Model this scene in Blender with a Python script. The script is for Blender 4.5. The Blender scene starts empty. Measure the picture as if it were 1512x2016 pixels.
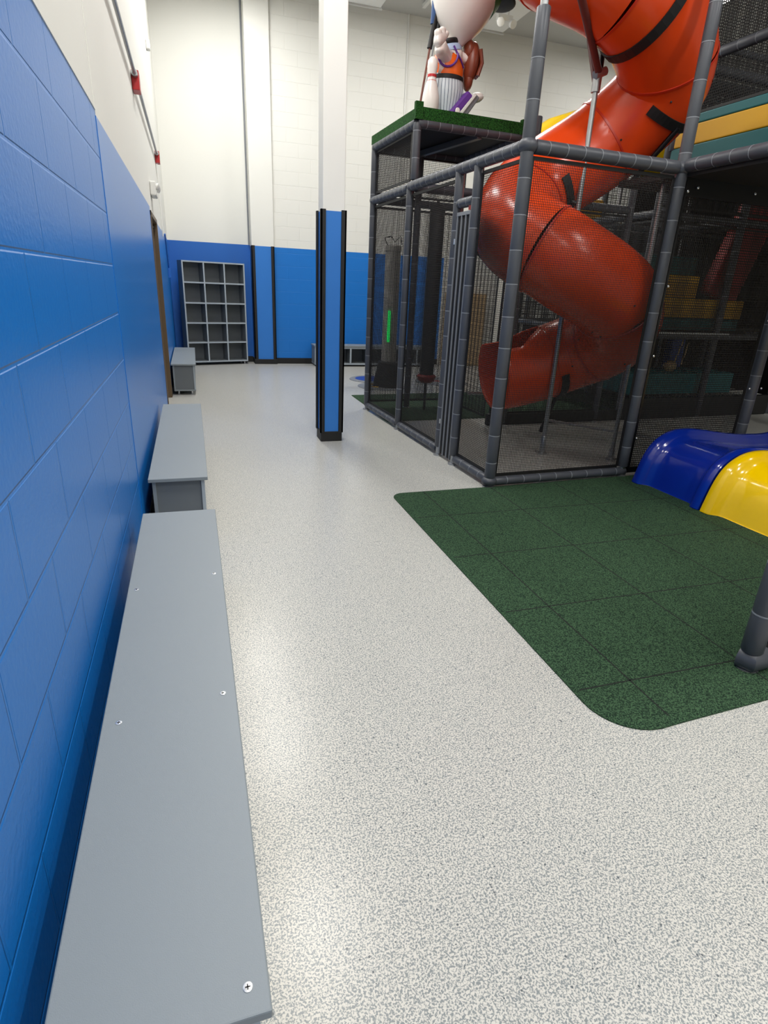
import bpy, bmesh, math, random
from mathutils import Vector, Matrix, Euler
random.seed(4)
PI = math.pi
S = bpy.context.scene
C = S.collection

# ------------------------------------------------------------------ camera, world, lights, exposure
CAM_R = ((0.954130, -0.296181, 0.043736), (-0.069391, -0.360873, -0.930030), (0.291240, 0.884334, -0.364872))
cd = bpy.data.cameras.new('camera'); cam = bpy.data.objects.new('camera', cd); C.objects.link(cam)
cd.sensor_fit = 'VERTICAL'; cd.sensor_height = 36.0; cd.lens = 36.0 * 1134.6 / 2016.0
cd.clip_start = 0.02; cd.clip_end = 100
m = Matrix(((CAM_R[0][0], -CAM_R[1][0], -CAM_R[2][0], 0), (CAM_R[0][1], -CAM_R[1][1], -CAM_R[2][1], 0),
            (CAM_R[0][2], -CAM_R[1][2], -CAM_R[2][2], 1.41), (0, 0, 0, 1)))
cam.matrix_world = m
S.camera = cam
W = bpy.data.worlds.new('world'); S.world = W; W.use_nodes = True
W.node_tree.nodes['Background'].inputs[0].default_value = (0.9, 0.95, 1.0, 1)
W.node_tree.nodes['Background'].inputs[1].default_value = 0.05
S.view_settings.view_transform = 'Standard'; S.view_settings.look = 'None'
S.view_settings.gamma = 1.0; S.view_settings.exposure = 0.0
S.view_settings.use_curve_mapping = False
LIGHT_W = 68.0
LAMP_COL = (1.0, 0.985, 0.96)
# ceiling fixtures and one added fill lamp: x, y, length along y
LAMPS = [(0.75, -1.6), (0.75, 1.4), (0.75, 4.2), (0.75, 7.0), (0.75, 9.3), (3.6, -1.6), (3.6, 1.0), (3.9, 8.7), (7.4, 8.9), (6.2, 1.2)]  # last entry is added to bring front light onto the right-hand structure
CEIL = 5.47

# ------------------------------------------------------------------ materials
def lin(c):
    return tuple((x / 255 / 12.92) if x / 255 <= 0.04045 else ((x / 255 + 0.055) / 1.055) ** 2.4 for x in c)
def mat(name, rgb, rough=0.5, metal=0.0, emis=None, es=0.0, spec=0.5, bump=0.0, bscale=200, var=0.0, vscale=4.0, coat=0.0):
    M = bpy.data.materials.new(name); M.use_nodes = True
    nt = M.node_tree; b = nt.nodes['Principled BSDF']
    col = lin(rgb)
    b.inputs['Base Color'].default_value = (*col, 1)
    b.inputs['Roughness'].default_value = rough; b.inputs['Metallic'].default_value = metal
    b.inputs['Specular IOR Level'].default_value = spec
    b.inputs['Coat Weight'].default_value = coat
    tc = nt.nodes.new('ShaderNodeTexCoord')
    if emis:
        b.inputs['Emission Color'].default_value = (*lin(emis), 1); b.inputs['Emission Strength'].default_value = es
    if var > 0:
        n = nt.nodes.new('ShaderNodeTexNoise'); n.inputs['Scale'].default_value = vscale; n.inputs['Detail'].default_value = 4
        nt.links.new(tc.outputs['Object'], n.inputs['Vector'])
        mx = nt.nodes.new('ShaderNodeMix'); mx.data_type = 'RGBA'
        mx.inputs['A'].default_value = (*[c * (1 - var) for c in col], 1); mx.inputs['B'].default_value = (*[min(1, c * (1 + var)) for c in col], 1)
        nt.links.new(n.outputs['Fac'], mx.inputs['Factor']); nt.links.new(mx.outputs['Result'], b.inputs['Base Color'])
    if bump > 0:
        n = nt.nodes.new('ShaderNodeTexNoise'); n.inputs['Scale'].default_value = bscale; n.inputs['Detail'].default_value = 3
        nt.links.new(tc.outputs['Object'], n.inputs['Vector'])
        bp = nt.nodes.new('ShaderNodeBump'); bp.inputs['Strength'].default_value = bump; bp.inputs['Distance'].default_value = 0.002
        nt.links.new(n.outputs['Fac'], bp.inputs['Height']); nt.links.new(bp.outputs['Normal'], b.inputs['Normal'])
    return M

BLUE = (16, 114, 200); CREAM = (226, 226, 220)
def block_mat(name, rgb, axis, rough, offs=0.0, strength=0.6, hstr=1.0, pits=0.0, mort=0.006, row=0.2064):
    """painted concrete block: brick joints as bump"""
    M = mat(name, rgb, rough); nt = M.node_tree; b = nt.nodes['Principled BSDF']
    tc = nt.nodes.new('ShaderNodeTexCoord'); sp = nt.nodes.new('ShaderNodeSeparateXYZ'); cb = nt.nodes.new('ShaderNodeCombineXYZ')
    nt.links.new(tc.outputs['Object'], sp.inputs[0])
    ad = nt.nodes.new('ShaderNodeMath'); ad.operation = 'ADD'; ad.inputs[1].default_value = offs + 40.6 * 0.406 * 0
    nt.links.new(sp.outputs[axis], ad.inputs[0]); nt.links.new(ad.outputs[0], cb.inputs[0]); nt.links.new(sp.outputs['Z'], cb.inputs[1])
    br = nt.nodes.new('ShaderNodeTexBrick'); br.inputs['Scale'].default_value = 1.0
    br.inputs['Brick Width'].default_value = 0.406; br.inputs['Row Height'].default_value = row
    br.inputs['Mortar Size'].default_value = mort; br.inputs['Mortar Smooth'].default_value = 0.6
    br.inputs['Color1'].default_value = (1, 1, 1, 1); br.inputs['Color2'].default_value = (1, 1, 1, 1); br.inputs['Mortar'].default_value = (0, 0, 0, 1)
    nt.links.new(cb.outputs[0], br.inputs['Vector'])
    h = nt.nodes.new('ShaderNodeMath'); h.operation = 'SUBTRACT'; h.inputs[0].default_value = 1.0
    nt.links.new(br.outputs['Fac'], h.inputs[1])
    n = nt.nodes.new('ShaderNodeTexNoise'); n.inputs['Scale'].default_value = 60; n.inputs['Detail'].default_value = 5
    nt.links.new(tc.outputs['Object'], n.inputs['Vector'])
    ma = nt.nodes.new('ShaderNodeMath'); ma.operation = 'MULTIPLY_ADD'; ma.inputs[1].default_value = pits
    nt.links.new(n.outputs['Fac'], ma.inputs[0]); nt.links.new(h.outputs[0], ma.inputs[2])
    bp = nt.nodes.new('ShaderNodeBump'); bp.inputs['Strength'].default_value = strength; bp.inputs['Distance'].default_value = 0.006
    nt.links.new(ma.outputs[0], bp.inputs['Height']); nt.links.new(bp.outputs['Normal'], b.inputs['Normal'])
    return M

def floor_mat(name, light, dark, rough=0.28):
    M = mat(name, light, rough); nt = M.node_tree; b = nt.nodes['Principled BSDF']
    tc = nt.nodes.new('ShaderNodeTexCoord')
    n = nt.nodes.new('ShaderNodeTexNoise'); n.inputs['Scale'].default_value = 215; n.inputs['Detail'].default_value = 1.5; n.inputs['Distortion'].default_value = 0.6
    nt.links.new(tc.outputs['Object'], n.inputs['Vector'])
    r = nt.nodes.new('ShaderNodeValToRGB'); e = r.color_ramp.elements
    e[0].position = 0.42; e[0].color = (*lin(dark), 1); e[1].position = 0.545; e[1].color = (*lin(light), 1)
    nt.links.new(n.outputs['Fac'], r.inputs[0])
    # sparse darker chips
    v = nt.nodes.new('ShaderNodeTexVoronoi'); v.inputs['Scale'].default_value = 90
    nt.links.new(tc.outputs['Object'], v.inputs['Vector'])
    sc = nt.nodes.new('ShaderNodeSeparateColor'); nt.links.new(v.outputs['Color'], sc.inputs[0])
    g = nt.nodes.new('ShaderNodeMath'); g.operation = 'GREATER_THAN'; g.inputs[1].default_value = 0.95
    nt.links.new(sc.outputs[0], g.inputs[0])
    l = nt.nodes.new('ShaderNodeMath'); l.operation = 'LESS_THAN'; l.inputs[1].default_value = 0.26
    nt.links.new(v.outputs['Distance'], l.inputs[0])
    mu = nt.nodes.new('ShaderNodeMath'); mu.operation = 'MULTIPLY'; nt.links.new(g.outputs[0], mu.inputs[0]); nt.links.new(l.outputs[0], mu.inputs[1])
    mx = nt.nodes.new('ShaderNodeMix'); mx.data_type = 'RGBA'; mx.inputs['B'].default_value = (*lin((92, 98, 102)), 1)
    nt.links.new(mu.outputs[0], mx.inputs['Factor']); nt.links.new(r.outputs[0], mx.inputs['A'])
    nt.links.new(mx.outputs['Result'], b.inputs['Base Color'])
    bn = nt.nodes.new('ShaderNodeTexNoise'); bn.inputs['Scale'].default_value = 14; bn.inputs['Detail'].default_value = 2
    nt.links.new(tc.outputs['Object'], bn.inputs['Vector'])
    bp = nt.nodes.new('ShaderNodeBump'); bp.inputs['Strength'].default_value = 0.05; bp.inputs['Distance'].default_value = 0.01
    nt.links.new(bn.outputs['Fac'], bp.inputs['Height']); nt.links.new(bp.outputs['Normal'], b.inputs['Normal'])
    return M

def granule_mat(name, a, c, scale=260, rough=0.9):
    M = mat(name, a, rough, spec=0.2); nt = M.node_tree; b = nt.nodes['Principled BSDF']
    tc = nt.nodes.new('ShaderNodeTexCoord')
    n = nt.nodes.new('ShaderNodeTexNoise'); n.inputs['Scale'].default_value = scale; n.inputs['Detail'].default_value = 3
    nt.links.new(tc.outputs['Object'], n.inputs['Vector'])
    r = nt.nodes.new('ShaderNodeValToRGB'); e = r.color_ramp.elements
    e[0].position = 0.42; e[0].color = (*lin(a), 1); e[1].position = 0.60; e[1].color = (*lin(c), 1)
    nt.links.new(n.outputs['Fac'], r.inputs[0]); nt.links.new(r.outputs[0], b.inputs['Base Color'])
    bp = nt.nodes.new('ShaderNodeBump'); bp.inputs['Strength'].default_value = 0.5; bp.inputs['Distance'].default_value = 0.004
    nt.links.new(n.outputs['Fac'], bp.inputs['Height']); nt.links.new(bp.outputs['Normal'], b.inputs['Normal'])
    return M

M_ = {
 'blue_block': block_mat('blue painted block', BLUE, 'Y', 0.34, offs=0.32, strength=0.75, pits=0.22, mort=0.006),
 'blue_smooth': mat('blue painted plaster', BLUE, 0.30, bump=0.05, bscale=60),
 'blue_back': block_mat('blue painted back wall', BLUE, 'X', 0.45, strength=0.35, mort=0.004),
 'blue_flat': mat('blue painted recess', (20, 96, 182), 0.45),
 'white_block': block_mat('cream painted block', CREAM, 'X', 0.6, strength=0.5, mort=0.004),
 'cream': mat('cream painted wall', CREAM, 0.6),
 'ceiling': mat('ceiling white', (196, 196, 192), 0.8),
 'duct': mat('duct white', (230, 231, 229), 0.5),
 'floor': floor_mat('speckled vinyl floor', (206, 203, 195), (130, 136, 137)),
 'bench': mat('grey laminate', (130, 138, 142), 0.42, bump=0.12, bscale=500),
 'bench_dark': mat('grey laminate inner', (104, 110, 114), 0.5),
 'edge': mat('light grey edge banding', (160, 170, 178), 0.4),
 'black': mat('black rubber', (16, 16, 17), 0.55),
 'blackmetal': mat('black steel', (20, 20, 22), 0.35, metal=0.2),
 'steel': mat('galvanized steel', (170, 172, 174), 0.35, metal=0.85, var=0.15, vscale=30),
 'screw': mat('screw zinc', (205, 207, 210), 0.25, metal=0.9),
 'foam': mat('charcoal vinyl foam', (68, 71, 78), 0.42, var=0.08, vscale=8, bump=0.15, bscale=35),
 'tie': mat('cable tie grey', (128, 132, 138), 0.5),
 'net': mat('dark netting cord', (18, 17, 17), 0.8),
 'orange': mat('orange polyethylene', (206, 64, 18), 0.24, bump=0.06, bscale=7),
 'orange_in': mat('orange polyethylene flange', (178, 38, 10), 0.35),
 'deck': mat('deck underside', (24, 22, 22), 0.7),
 'greenmat': granule_mat('green rubber granules', (20, 38, 27), (62, 90, 63), 210),
 'greenturf': granule_mat('green turf', (12, 40, 12), (40, 92, 34), 160),
 'joint': mat('mat joint', (8, 16, 11), 0.9),
 'navy': mat('blue polyethylene', (10, 42, 150), 0.16, coat=0.3),
 'yellow': mat('yellow polyethylene', (250, 205, 0), 0.16, coat=0.3),
 'yellowpad': mat('yellow vinyl pad', (222, 168, 20), 0.5),
 'tealpad': mat('teal vinyl pad', (24, 104, 108), 0.5),
 'redpad': mat('red vinyl', (150, 24, 22), 0.45),
 'bluepad': mat('blue vinyl', (26, 62, 150), 0.45),
 'brown': mat('brown painted frame', (96, 78, 56), 0.5),
 'doorleaf': mat('dark door leaf', (52, 46, 40), 0.5),
 'pillarblue': mat('pillar blue panel', (42, 118, 200), 0.45),
 'pillarwhite': mat('pillar cream', (232, 231, 226), 0.5),
 'white': mat('glossy white fibreglass', (232, 226, 220), 0.3, coat=0.2),
 'offwhite': mat('white plastic', (224, 224, 220), 0.4),
 'redbox': mat('red junction box', (176, 18, 24), 0.4),
 'rust': mat('red primer pipe', (92, 44, 40), 0.5),
 'jersey': mat('orange jersey', (240, 104, 16), 0.4),
 'purple': mat('purple trim', (92, 42, 140), 0.4),
 'glove': mat('brown leather glove', (124, 56, 34), 0.4),
 'cap': mat('green cap', (44, 104, 40), 0.4),
 'red': mat('red stripe', (190, 24, 34), 0.4),
 'grey': mat('grey trim', (120, 124, 130), 0.5),
 'led': mat('green led strip', (10, 230, 90), 0.4, emis=(20, 255, 110), es=1.3),
 'diffuser': mat('lamp diffuser', (255, 255, 255), 0.4, emis=(255, 248, 236), es=6.0),
 'tan': mat('tan panel', (196, 166, 120), 0.6),
 'woodpole': mat('brown pole', (110, 62, 48), 0.4),
 'bluefabric': mat('blue fabric', (34, 70, 120), 0.6),
 'columngrey': mat('pale grey tube', (176, 172, 164), 0.35),
 'paleblue': mat('pale blue collar', (170, 190, 220), 0.4),
}
def stripe_mat():
    M = mat('pinstriped trousers', (214, 222, 228), 0.4); nt = M.node_tree; b = nt.nodes['Principled BSDF']
    tc = nt.nodes.new('ShaderNodeTexCoord'); sp = nt.nodes.new('ShaderNodeSeparateXYZ'); nt.links.new(tc.outputs['Object'], sp.inputs[0])
    at = nt.nodes.new('ShaderNodeMath'); at.operation = 'ARCTAN2'; nt.links.new(sp.outputs['X'], at.inputs[0]); nt.links.new(sp.outputs['Y'], at.inputs[1])
    mu = nt.nodes.new('ShaderNodeMath'); mu.operation = 'MULTIPLY'; mu.inputs[1].default_value = 30 / (2 * PI); nt.links.new(at.outputs[0], mu.inputs[0])
    fr = nt.nodes.new('ShaderNodeMath'); fr.operation = 'FRACT'; nt.links.new(mu.outputs[0], fr.inputs[0])
    l = nt.nodes.new('ShaderNodeMath'); l.operation = 'LESS_THAN'; l.inputs[1].default_value = 0.17; nt.links.new(fr.outputs[0], l.inputs[0])
    mx = nt.nodes.new('ShaderNodeMix'); mx.data_type = 'RGBA'; mx.inputs['A'].default_value = (*lin((206, 216, 222)), 1); mx.inputs['B'].default_value = (*lin((60, 84, 110)), 1)
    nt.links.new(l.outputs[0], mx.inputs['Factor']); nt.links.new(mx.outputs['Result'], b.inputs['Base Color'])
    return M
M_['stripes'] = stripe_mat()

# ------------------------------------------------------------------ mesh builder
class MB:
    def __init__(s): s.v = []; s.f = []; s.mi = []; s.cur = 0; s.mats = []
    def use(s, i, m): s.cur = i; s.mats.append(m); return s
    def add(s, vs, fs):
        s.mi += [s.cur] * len(fs)
        o = len(s.v); s.v += [tuple(v) for v in vs]; s.f += [tuple(i + o for i in f) for f in fs]; return s
    def box(s, x0, x1, y0, y1, z0, z1):
        return s.add([(x0, y0, z0), (x1, y0, z0), (x1, y1, z0), (x0, y1, z0), (x0, y0, z1), (x1, y0, z1), (x1, y1, z1), (x0, y1, z1)],
                     [(0, 3, 2, 1), (4, 5, 6, 7), (0, 1, 5, 4), (1, 2, 6, 5), (2, 3, 7, 6), (3, 0, 4, 7)])
    def obox(s, c, ax, ay, az):
        """box from centre and three half vectors"""
        c, ax, ay, az = map(Vector, (c, ax, ay, az))
        vs = [c + i * ax + j * ay + k * az for k in (-1, 1) for j in (-1, 1) for i in (-1, 1)]
        return s.add(vs, [(0, 2, 3, 1), (4, 5, 7, 6), (0, 1, 5, 4), (1, 3, 7, 5), (3, 2, 6, 7), (2, 0, 4, 6)])
    def bar(s, a, b, w, t=None, up=(0, 0, 1)):
        a, b = Vector(a), Vector(b); d = (b - a); L = d.length; d.normalize(); up = Vector(up)
        if abs(d.dot(up)) > 0.98: up = Vector((1, 0, 0))
        x = d.cross(up).normalized(); y = x.cross(d)
        return s.obox((a + b) / 2, x * w / 2, y * (t or w) / 2, d * L / 2)
    def sweep(s, pts, rad, n=12, cap=True, closed=False, sx=1.0):
        pts = [Vector(p) for p in pts]; N = len(pts)
        rr = rad if isinstance(rad, (list, tuple)) else [rad] * N
        rings = []; prev = None
        for i, p in enumerate(pts):
            if closed: t = pts[(i + 1) % N] - pts[i - 1]
            else: t = pts[min(i + 1, N - 1)] - pts[max(i - 1, 0)]
            if t.length < 1e-9: t = rings and last or Vector((0, 0, 1))
            t = t.normalized(); last = t
            if prev is None:
                a = Vector((0, 0, 1)) if abs(t.z) < 0.9 else Vector((1, 0, 0)); x = t.cross(a).normalized()
            else:
                x = prev - t * prev.dot(t); x.normalize()
            prev = x; y = t.cross(x)
            rings.append([p + (x * math.cos(2 * PI * k / n) * sx + y * math.sin(2 * PI * k / n)) * rr[i] for k in range(n)])
        vs = [v for r in rings for v in r]; fs = []
        for i in range(N if closed else N - 1):
            for k in range(n):
                a = i * n + k; b = i * n + (k + 1) % n; j = (i + 1) % N
                fs.append((a, b, j * n + (k + 1) % n, j * n + k))
        if cap and not closed:
            fs.append(tuple(range(n))[::-1]); fs.append(tuple((N - 1) * n + k for k in range(n)))
        return s.add(vs, fs)
    def cyl(s, a, b, r, n=14): return s.sweep([a, b], r, n)
    def lathe(s, prof, n=24, c=(0, 0, 0), sy=1.0, axis=None):
        """profile of (r, z)"""
        q = Vector((0, 0, 1)).rotation_difference(Vector(axis)) if axis else None
        vs = []
        for r, z in prof:
            for k in range(n):
                p = Vector((r * math.cos(2 * PI * k / n), r * sy * math.sin(2 * PI * k / n), z))
                if q: p = q @ p
                vs.append(p + Vector(c))
        fs = []
        for i in range(len(prof) - 1):
            for k in range(n):
                fs.append((i * n + k, i * n + (k + 1) % n, (i + 1) * n + (k + 1) % n, (i + 1) * n + k))
        fs.append(tuple(range(n))[::-1]); fs.append(tuple((len(prof) - 1) * n + k for k in range(n)))
        return s.add(vs, fs)
    def ell(s, c, r, n=20, rot=None):
        vs = []; R_ = Euler(rot).to_matrix() if rot else Matrix.Identity(3); c = Vector(c)
        m_ = n // 2
        for i in range(1, m_):
            a = PI * i / m_
            for k in range(n):
                b = 2 * PI * k / n
                vs.append(c + R_ @ Vector((r[0] * math.sin(a) * math.cos(b), r[1] * math.sin(a) * math.sin(b), r[2] * math.cos(a))))
        fs = [tuple(range(n))]
        for i in range(m_ - 2):
            for k in range(n):
                fs.append((i * n + k, (i + 1) * n + k, (i + 1) * n + (k + 1) % n, i * n + (k + 1) % n))
        fs.append(tuple((m_ - 2) * n + k for k in range(n))[::-1])
        return s.add(vs, fs)
    def obj(s, name, material, parent=None, smooth=False, bevel=0.0, loc=None, seg=2):
        me = bpy.data.meshes.new(name); me.from_pydata(s.v, [], s.f); me.polygons.foreach_set('material_index', s.mi)
        bm = bmesh.new(); bm.from_mesh(me); bmesh.ops.recalc_face_normals(bm, faces=bm.faces)
        bm.to_mesh(me); bm.free()
        me.materials.append(M_[material] if isinstance(material, str) else material)
        for x in s.mats: me.materials.append(M_[x])
        o = bpy.data.objects.new(name, me); C.objects.link(o)
        if parent: o.parent = parent
        if loc: o.location = loc
        if smooth: me.shade_smooth(); me.set_sharp_from_angle(angle=math.radians(42))
        if bevel:
            b = o.modifiers.new('bevel', 'BEVEL'); b.width = bevel; b.segments = seg; b.limit_method = 'ANGLE'; b.angle_limit = math.radians(40)
        return o
def thing(name, label, cat, loc=(0, 0, 0), rz=0.0, group=None):
    o = bpy.data.objects.new(name, None); C.objects.link(o); o.location = loc; o.rotation_euler = (0, 0, rz)
    o.empty_display_size = 0.1
    return tag(o, label, cat, group)
def tag(o, label, cat, group=None):
    o['label'] = label; o['category'] = cat
    if group: o['group'] = group
    return o
def struct(o): o['kind'] = 'structure'; return o
def plab(o, l): o['label'] = l; return o

# ------------------------------------------------------------------ room shell
XW = -0.335; YB = 10.92; XR = 12.0; YN = -3.5
struct(MB().box(XW - 0.3, XR, YN, 11.4, -0.1, 0).obj('floor', 'floor'))
struct(MB().box(XW - 0.3, XR, YN, 11.4, CEIL, CEIL + 0.1).obj('ceiling', 'ceiling'))
BB = 2.045
# left wall: painted block, then smooth panel, door opening, far panel; cream above
wl = struct(MB().box(XW - 0.2, XW, YN, 3.085, 0, BB).obj('wall_left', 'blue_block'))
DY0, DY1, DH = 6.60, 7.70, 1.99
mb = MB().box(XW - 0.2, XW + 0.0025, 3.085, DY0, 0, 2.02)
mb.box(XW - 0.2, XW + 0.004, DY1, 11.35, 0, 1.965)
mb.obj('painted_panel', 'blue_smooth', wl)
mb = MB().box(XW - 0.2, XW - 0.001, YN, 3.085, BB, CEIL).box(XW - 0.2, XW + 0.002, 3.085, DY0, 2.02, CEIL)
mb.box(XW - 0.2, XW + 0.002, DY0, DY1, DH, CEIL).box(XW - 0.2, XW + 0.002, DY1, 11.35, 1.965, CEIL)
mb.obj('upper_wall', 'cream', wl)
MB().box(XW - 0.002, XW + 0.003, YN, 3.085, BB - 0.004, BB + 0.006).obj('paint_ledge', 'cream', wl)
struct(MB().box(XW, XW + 0.012, YN, DY0 - 0.02, 0, 0.10).obj('baseboard_left', 'black', bevel=0.003))
struct(MB().box(XW, XW + 0.012, DY1 + 0.05, 11.15, 0, 0.10).obj('baseboard_left_far', 'black', bevel=0.003))
# door in the left wall
dr = MB(); dr.box(XW - 0.19, XW - 0.155, DY0 + 0.02, DY1 - 0.02, 0, DH - 0.02)
door = struct(dr.obj('door_1', 'doorleaf'))
fr = MB()
fr.box(XW - 0.2, XW + 0.012, DY1 - 0.045, DY1, 0, DH).box(XW - 0.2, XW + 0.012, DY0, DY0 + 0.045, 0, DH).box(XW - 0.2, XW + 0.012, DY0, DY1, DH - 0.045, DH)
fr.obj('door_frame', 'brown', door, bevel=0.004)
MB().cyl((XW - 0.155, DY0 + 0.14, 1.0), (XW - 0.10, DY0 + 0.14, 1.0), 0.012).bar((XW - 0.10, DY0 + 0.13, 1.0), (XW - 0.10, DY0 + 0.26, 1.0), 0.02).obj('door_handle', 'steel', door)
MB().box(XW - 0.15, XW - 0.05, DY0 + 0.3, DY0 + 0.55, DH - 0.13, DH - 0.06).bar((XW - 0.1, DY0 + 0.5, DH - 0.1), (XW - 0.03, DY1 - 0.06, DH - 0.08), 0.02).obj('door_closer', 'blackmetal', door)

# back wall: recessed smooth section, pilaster, block section
wb = struct(MB().box(1.38, XR, YB, YB + 0.3, 1.945, CEIL).obj('wall_back', 'white_block'))
MB().box(1.38, 4.55, YB, YB + 0.3, 0, 1.945).obj('painted_band', 'blue_back', wb)
MB().box(4.55, XR, YB, YB + 0.3, 0, 1.945).obj('lower_wall', 'cream', wb)
MB().box(XW, 1.01, 11.15, 11.4, 1.965, CEIL).obj('upper_recess', 'cream', wb)
MB().box(XW, 1.01, 11.15, 11.4, 0, 1.965).obj('painted_recess', 'blue_flat', wb)
MB().box(1.01, 1.38, 10.85, 11.4, 1.945, CEIL).obj('upper_pilaster', 'cream', wb)
pil = struct(MB().box(1.015, 1.375, 10.85, 11.4, 0.08, 1.945).obj('trim_1', 'pillarblue'))
g = MB()
for x in (1.005, 1.385):
    sg = 1 if x < 1.2 else -1
    g.box(min(x, x + sg * 0.055), max(x, x + sg * 0.055), 10.835, 10.85, 0.08, 1.95).box(min(x, x + sg * 0.012), max(x, x + sg * 0.012), 10.835, 11.0, 0.08, 1.95)
g.obj('corner_guard', 'black', pil)
MB().box(0.995, 1.395, 10.83, 11.2, 0, 0.085).obj('pilaster_base', 'black', pil, bevel=0.004)
struct(MB().box(1.395, 4.55, YB - 0.012, YB, 0, 0.10).obj('baseboard_back', 'black'))
struct(MB().box(XW + 0.02, 0.995, 11.138, 11.15, 0, 0.10).obj('baseboard_back_recess', 'black'))
struct(MB().box(XR, XR + 0.2, YN, 11.4, 0, CEIL).obj('wall_right', 'cream'))
struct(MB().box(XW - 0.3, XR, YN - 0.2, YN, 0, CEIL).obj('wall_near', 'cream'))
# pilaster pipe and wall conduits
tag(MB().cyl((0.99, 11.12, 1.97), (0.99, 11.12, CEIL), 0.013, 8).obj('conduit', 'grey', smooth=True), 'thin grey vertical conduit in the corner beside the pilaster on the back wall', 'conduit')
tag(MB().cyl((3.62, YB - 0.02, 0.4), (3.62, YB - 0.02, CEIL), 0.012, 8).obj('conduit', 'offwhite', smooth=True), 'thin white vertical conduit on the cream block wall behind the turf topped tower', 'conduit')

# central pillar
pl = struct(MB().box(1.085, 1.275, 5.30, 5.49, 1.9, CEIL).obj('pillar', 'pillarwhite', bevel=0.006))
def pillar():
    t = pl
    MB().box(1.083, 1.277, 5.298, 5.492, 0.08, 1.975).obj('pillar_panel', 'pillarblue', t)
    for (x, sx) in ((1.066, 1), (1.288, -1)):
        for (y, sy) in ((5.284, 1), (5.506, -1)):
            g = MB(); w = 0.044
            xs = sorted((x, x + sx * w)); ys = sorted((y, y + sy * 0.016)); g.box(*xs, *ys, 0.085, 1.985)
            xs = sorted((x, x + sx * 0.016)); ys = sorted((y, y + sy * w)); g.box(*xs, *ys, 0.085, 1.985)
            g.obj('corner_guard', 'black', t, bevel=0.002)
    MB().box(1.076, 1.280, 5.290, 5.50, 0, 0.095).obj('pillar_base', 'black', t, bevel=0.004)
pillar()

# ceiling ducts
for i, (x0, x1, y0, y1, z0, lb) in enumerate(((2.0, 2.97, 6.8, 10.30, 5.25, 'white rectangular ceiling duct seen just right of the blue pillar top'),
                                      (4.05, 5.02, 7.4, 10.33, 5.25, 'white rectangular ceiling duct seen between the statue cap and the padded post'))):
    t = thing('ceiling_duct', lb, 'duct', (0, 0, 0))
    MB().box(x0, x1, y0, y1, z0, CEIL - 0.002).obj('duct_body', 'duct', t, bevel=0.01)
    MB().box(x0 - 0.02, x1 + 0.02, y1, y1 + 0.03, z0 - 0.02, CEIL - 0.002).obj('flange', 'ceiling', t)
tag(MB().bar((3.70, 10.45, 5.43), (3.70, 8.2, 5.43), 0.05, 0.05).obj('ceiling_bar', 'offwhite'), 'short white strut under the ceiling near the back wall, left of the blue topped pole', 'strut')

# ceiling lights with their own area lamps
def lamp(x, y, idx, src=None):
    t = thing('ceiling_light', 'white linear ceiling light', 'light', (x, y, CEIL), 0, 'linear ceiling lights')
    MB().box(-0.16, 0.16, -0.62, 0.62, -0.09, -0.001).obj('housing', 'offwhite', t, bevel=0.01)
    MB().box(-0.13, 0.13, -0.59, 0.59, -0.10, -0.091).obj('diffuser', 'diffuser', t)
    L = bpy.data.lights.new('lamp_light', 'AREA'); L.shape = 'RECTANGLE'; L.size = 0.3; L.size_y = 1.2; L.energy = LIGHT_W; L.color = LAMP_COL
    lo = bpy.data.objects.new('lamp_light', L); C.objects.link(lo); lo.parent = t; lo.location = (0, 0, -0.12)
    return t
for i, (x, y) in enumerate(LAMPS): lamp(x, y, i)

# ------------------------------------------------------------------ sprinkler-like alarm conduit on the left wall
t = thing('alarm_conduit', 'grey metal conduit with red junction boxes high on the cream left wall', 'conduit', (XW, 0, 2.84))
MB().cyl((0.03, -1.0, 0.0), (0.03, 5.65, 0.0), 0.014).obj('pipe', 'steel', t, smooth=True)
MB().cyl((0.03, 5.9, -0.0), (0.03, 8.95, -0.0), 0.014).obj('pipe', 'steel', t, smooth=True)
MB().cyl((0.02, 8.9, -0.12), (0.02, 8.9, -0.95), 0.008).obj('pipe', 'offwhite', t, smooth=True)
for y in (5.77, 9.0):
    b = MB().box(0.004, 0.058, y - 0.07, y + 0.07, -0.1, 0.03).obj('junction_box', 'redbox', t, bevel=0.004)
    MB().cyl((0.03, y - 0.12, 0.0), (0.03, y - 0.065, 0.0), 0.024).obj('connector', 'steel', b, smooth=True)
tag(MB().box(XW + 0.002, XW + 0.05, 9.2, 9.3, 4.0, 4.1).obj('wall_sensor', 'offwhite', bevel=0.01), 'tiny white sensor high in the left corner of the back wall', 'sensor')
t = thing('spotlight', 'small white twin-head spotlight by the statue cap near the ceiling', 'light', (4.62, 9.5, 5.05))
MB().box(-0.12, 0.12, -0.04, 0.04, 0.02, 0.10).cyl((0.06, 0, 0.1), (0.06, 0, 0.415), 0.012).obj('housing', 'offwhite', t, bevel=0.01)
for x in (-0.09, 0.09): MB().lathe([(0.02, 0), (0.05, 0.01), (0.055, 0.06), (0.04, 0.065)], 16, (x, -0.05, 0.0), axis=(x * 3, -1, -0.5)).obj('lamp_head', 'offwhite', t, smooth=True)
# emergency light over the door
t = thing('emergency_light', 'white twin-head emergency light over the door on the left wall', 'light', (XW, 7.15, 2.22))
MB().box(0.003, 0.06, -0.16, 0.16, -0.06, 0.07).obj('housing', 'offwhite', t, bevel=0.012)
for y in (-0.1, 0.1):
    hd = MB().lathe([(0.015, 0), (0.03, 0.01), (0.034, 0.03), (0.025, 0.035)], 16, (0.055, y, 0.03), axis=(1, -0.3, -0.3)).obj('lamp_head', 'offwhite', t, smooth=True)
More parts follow.
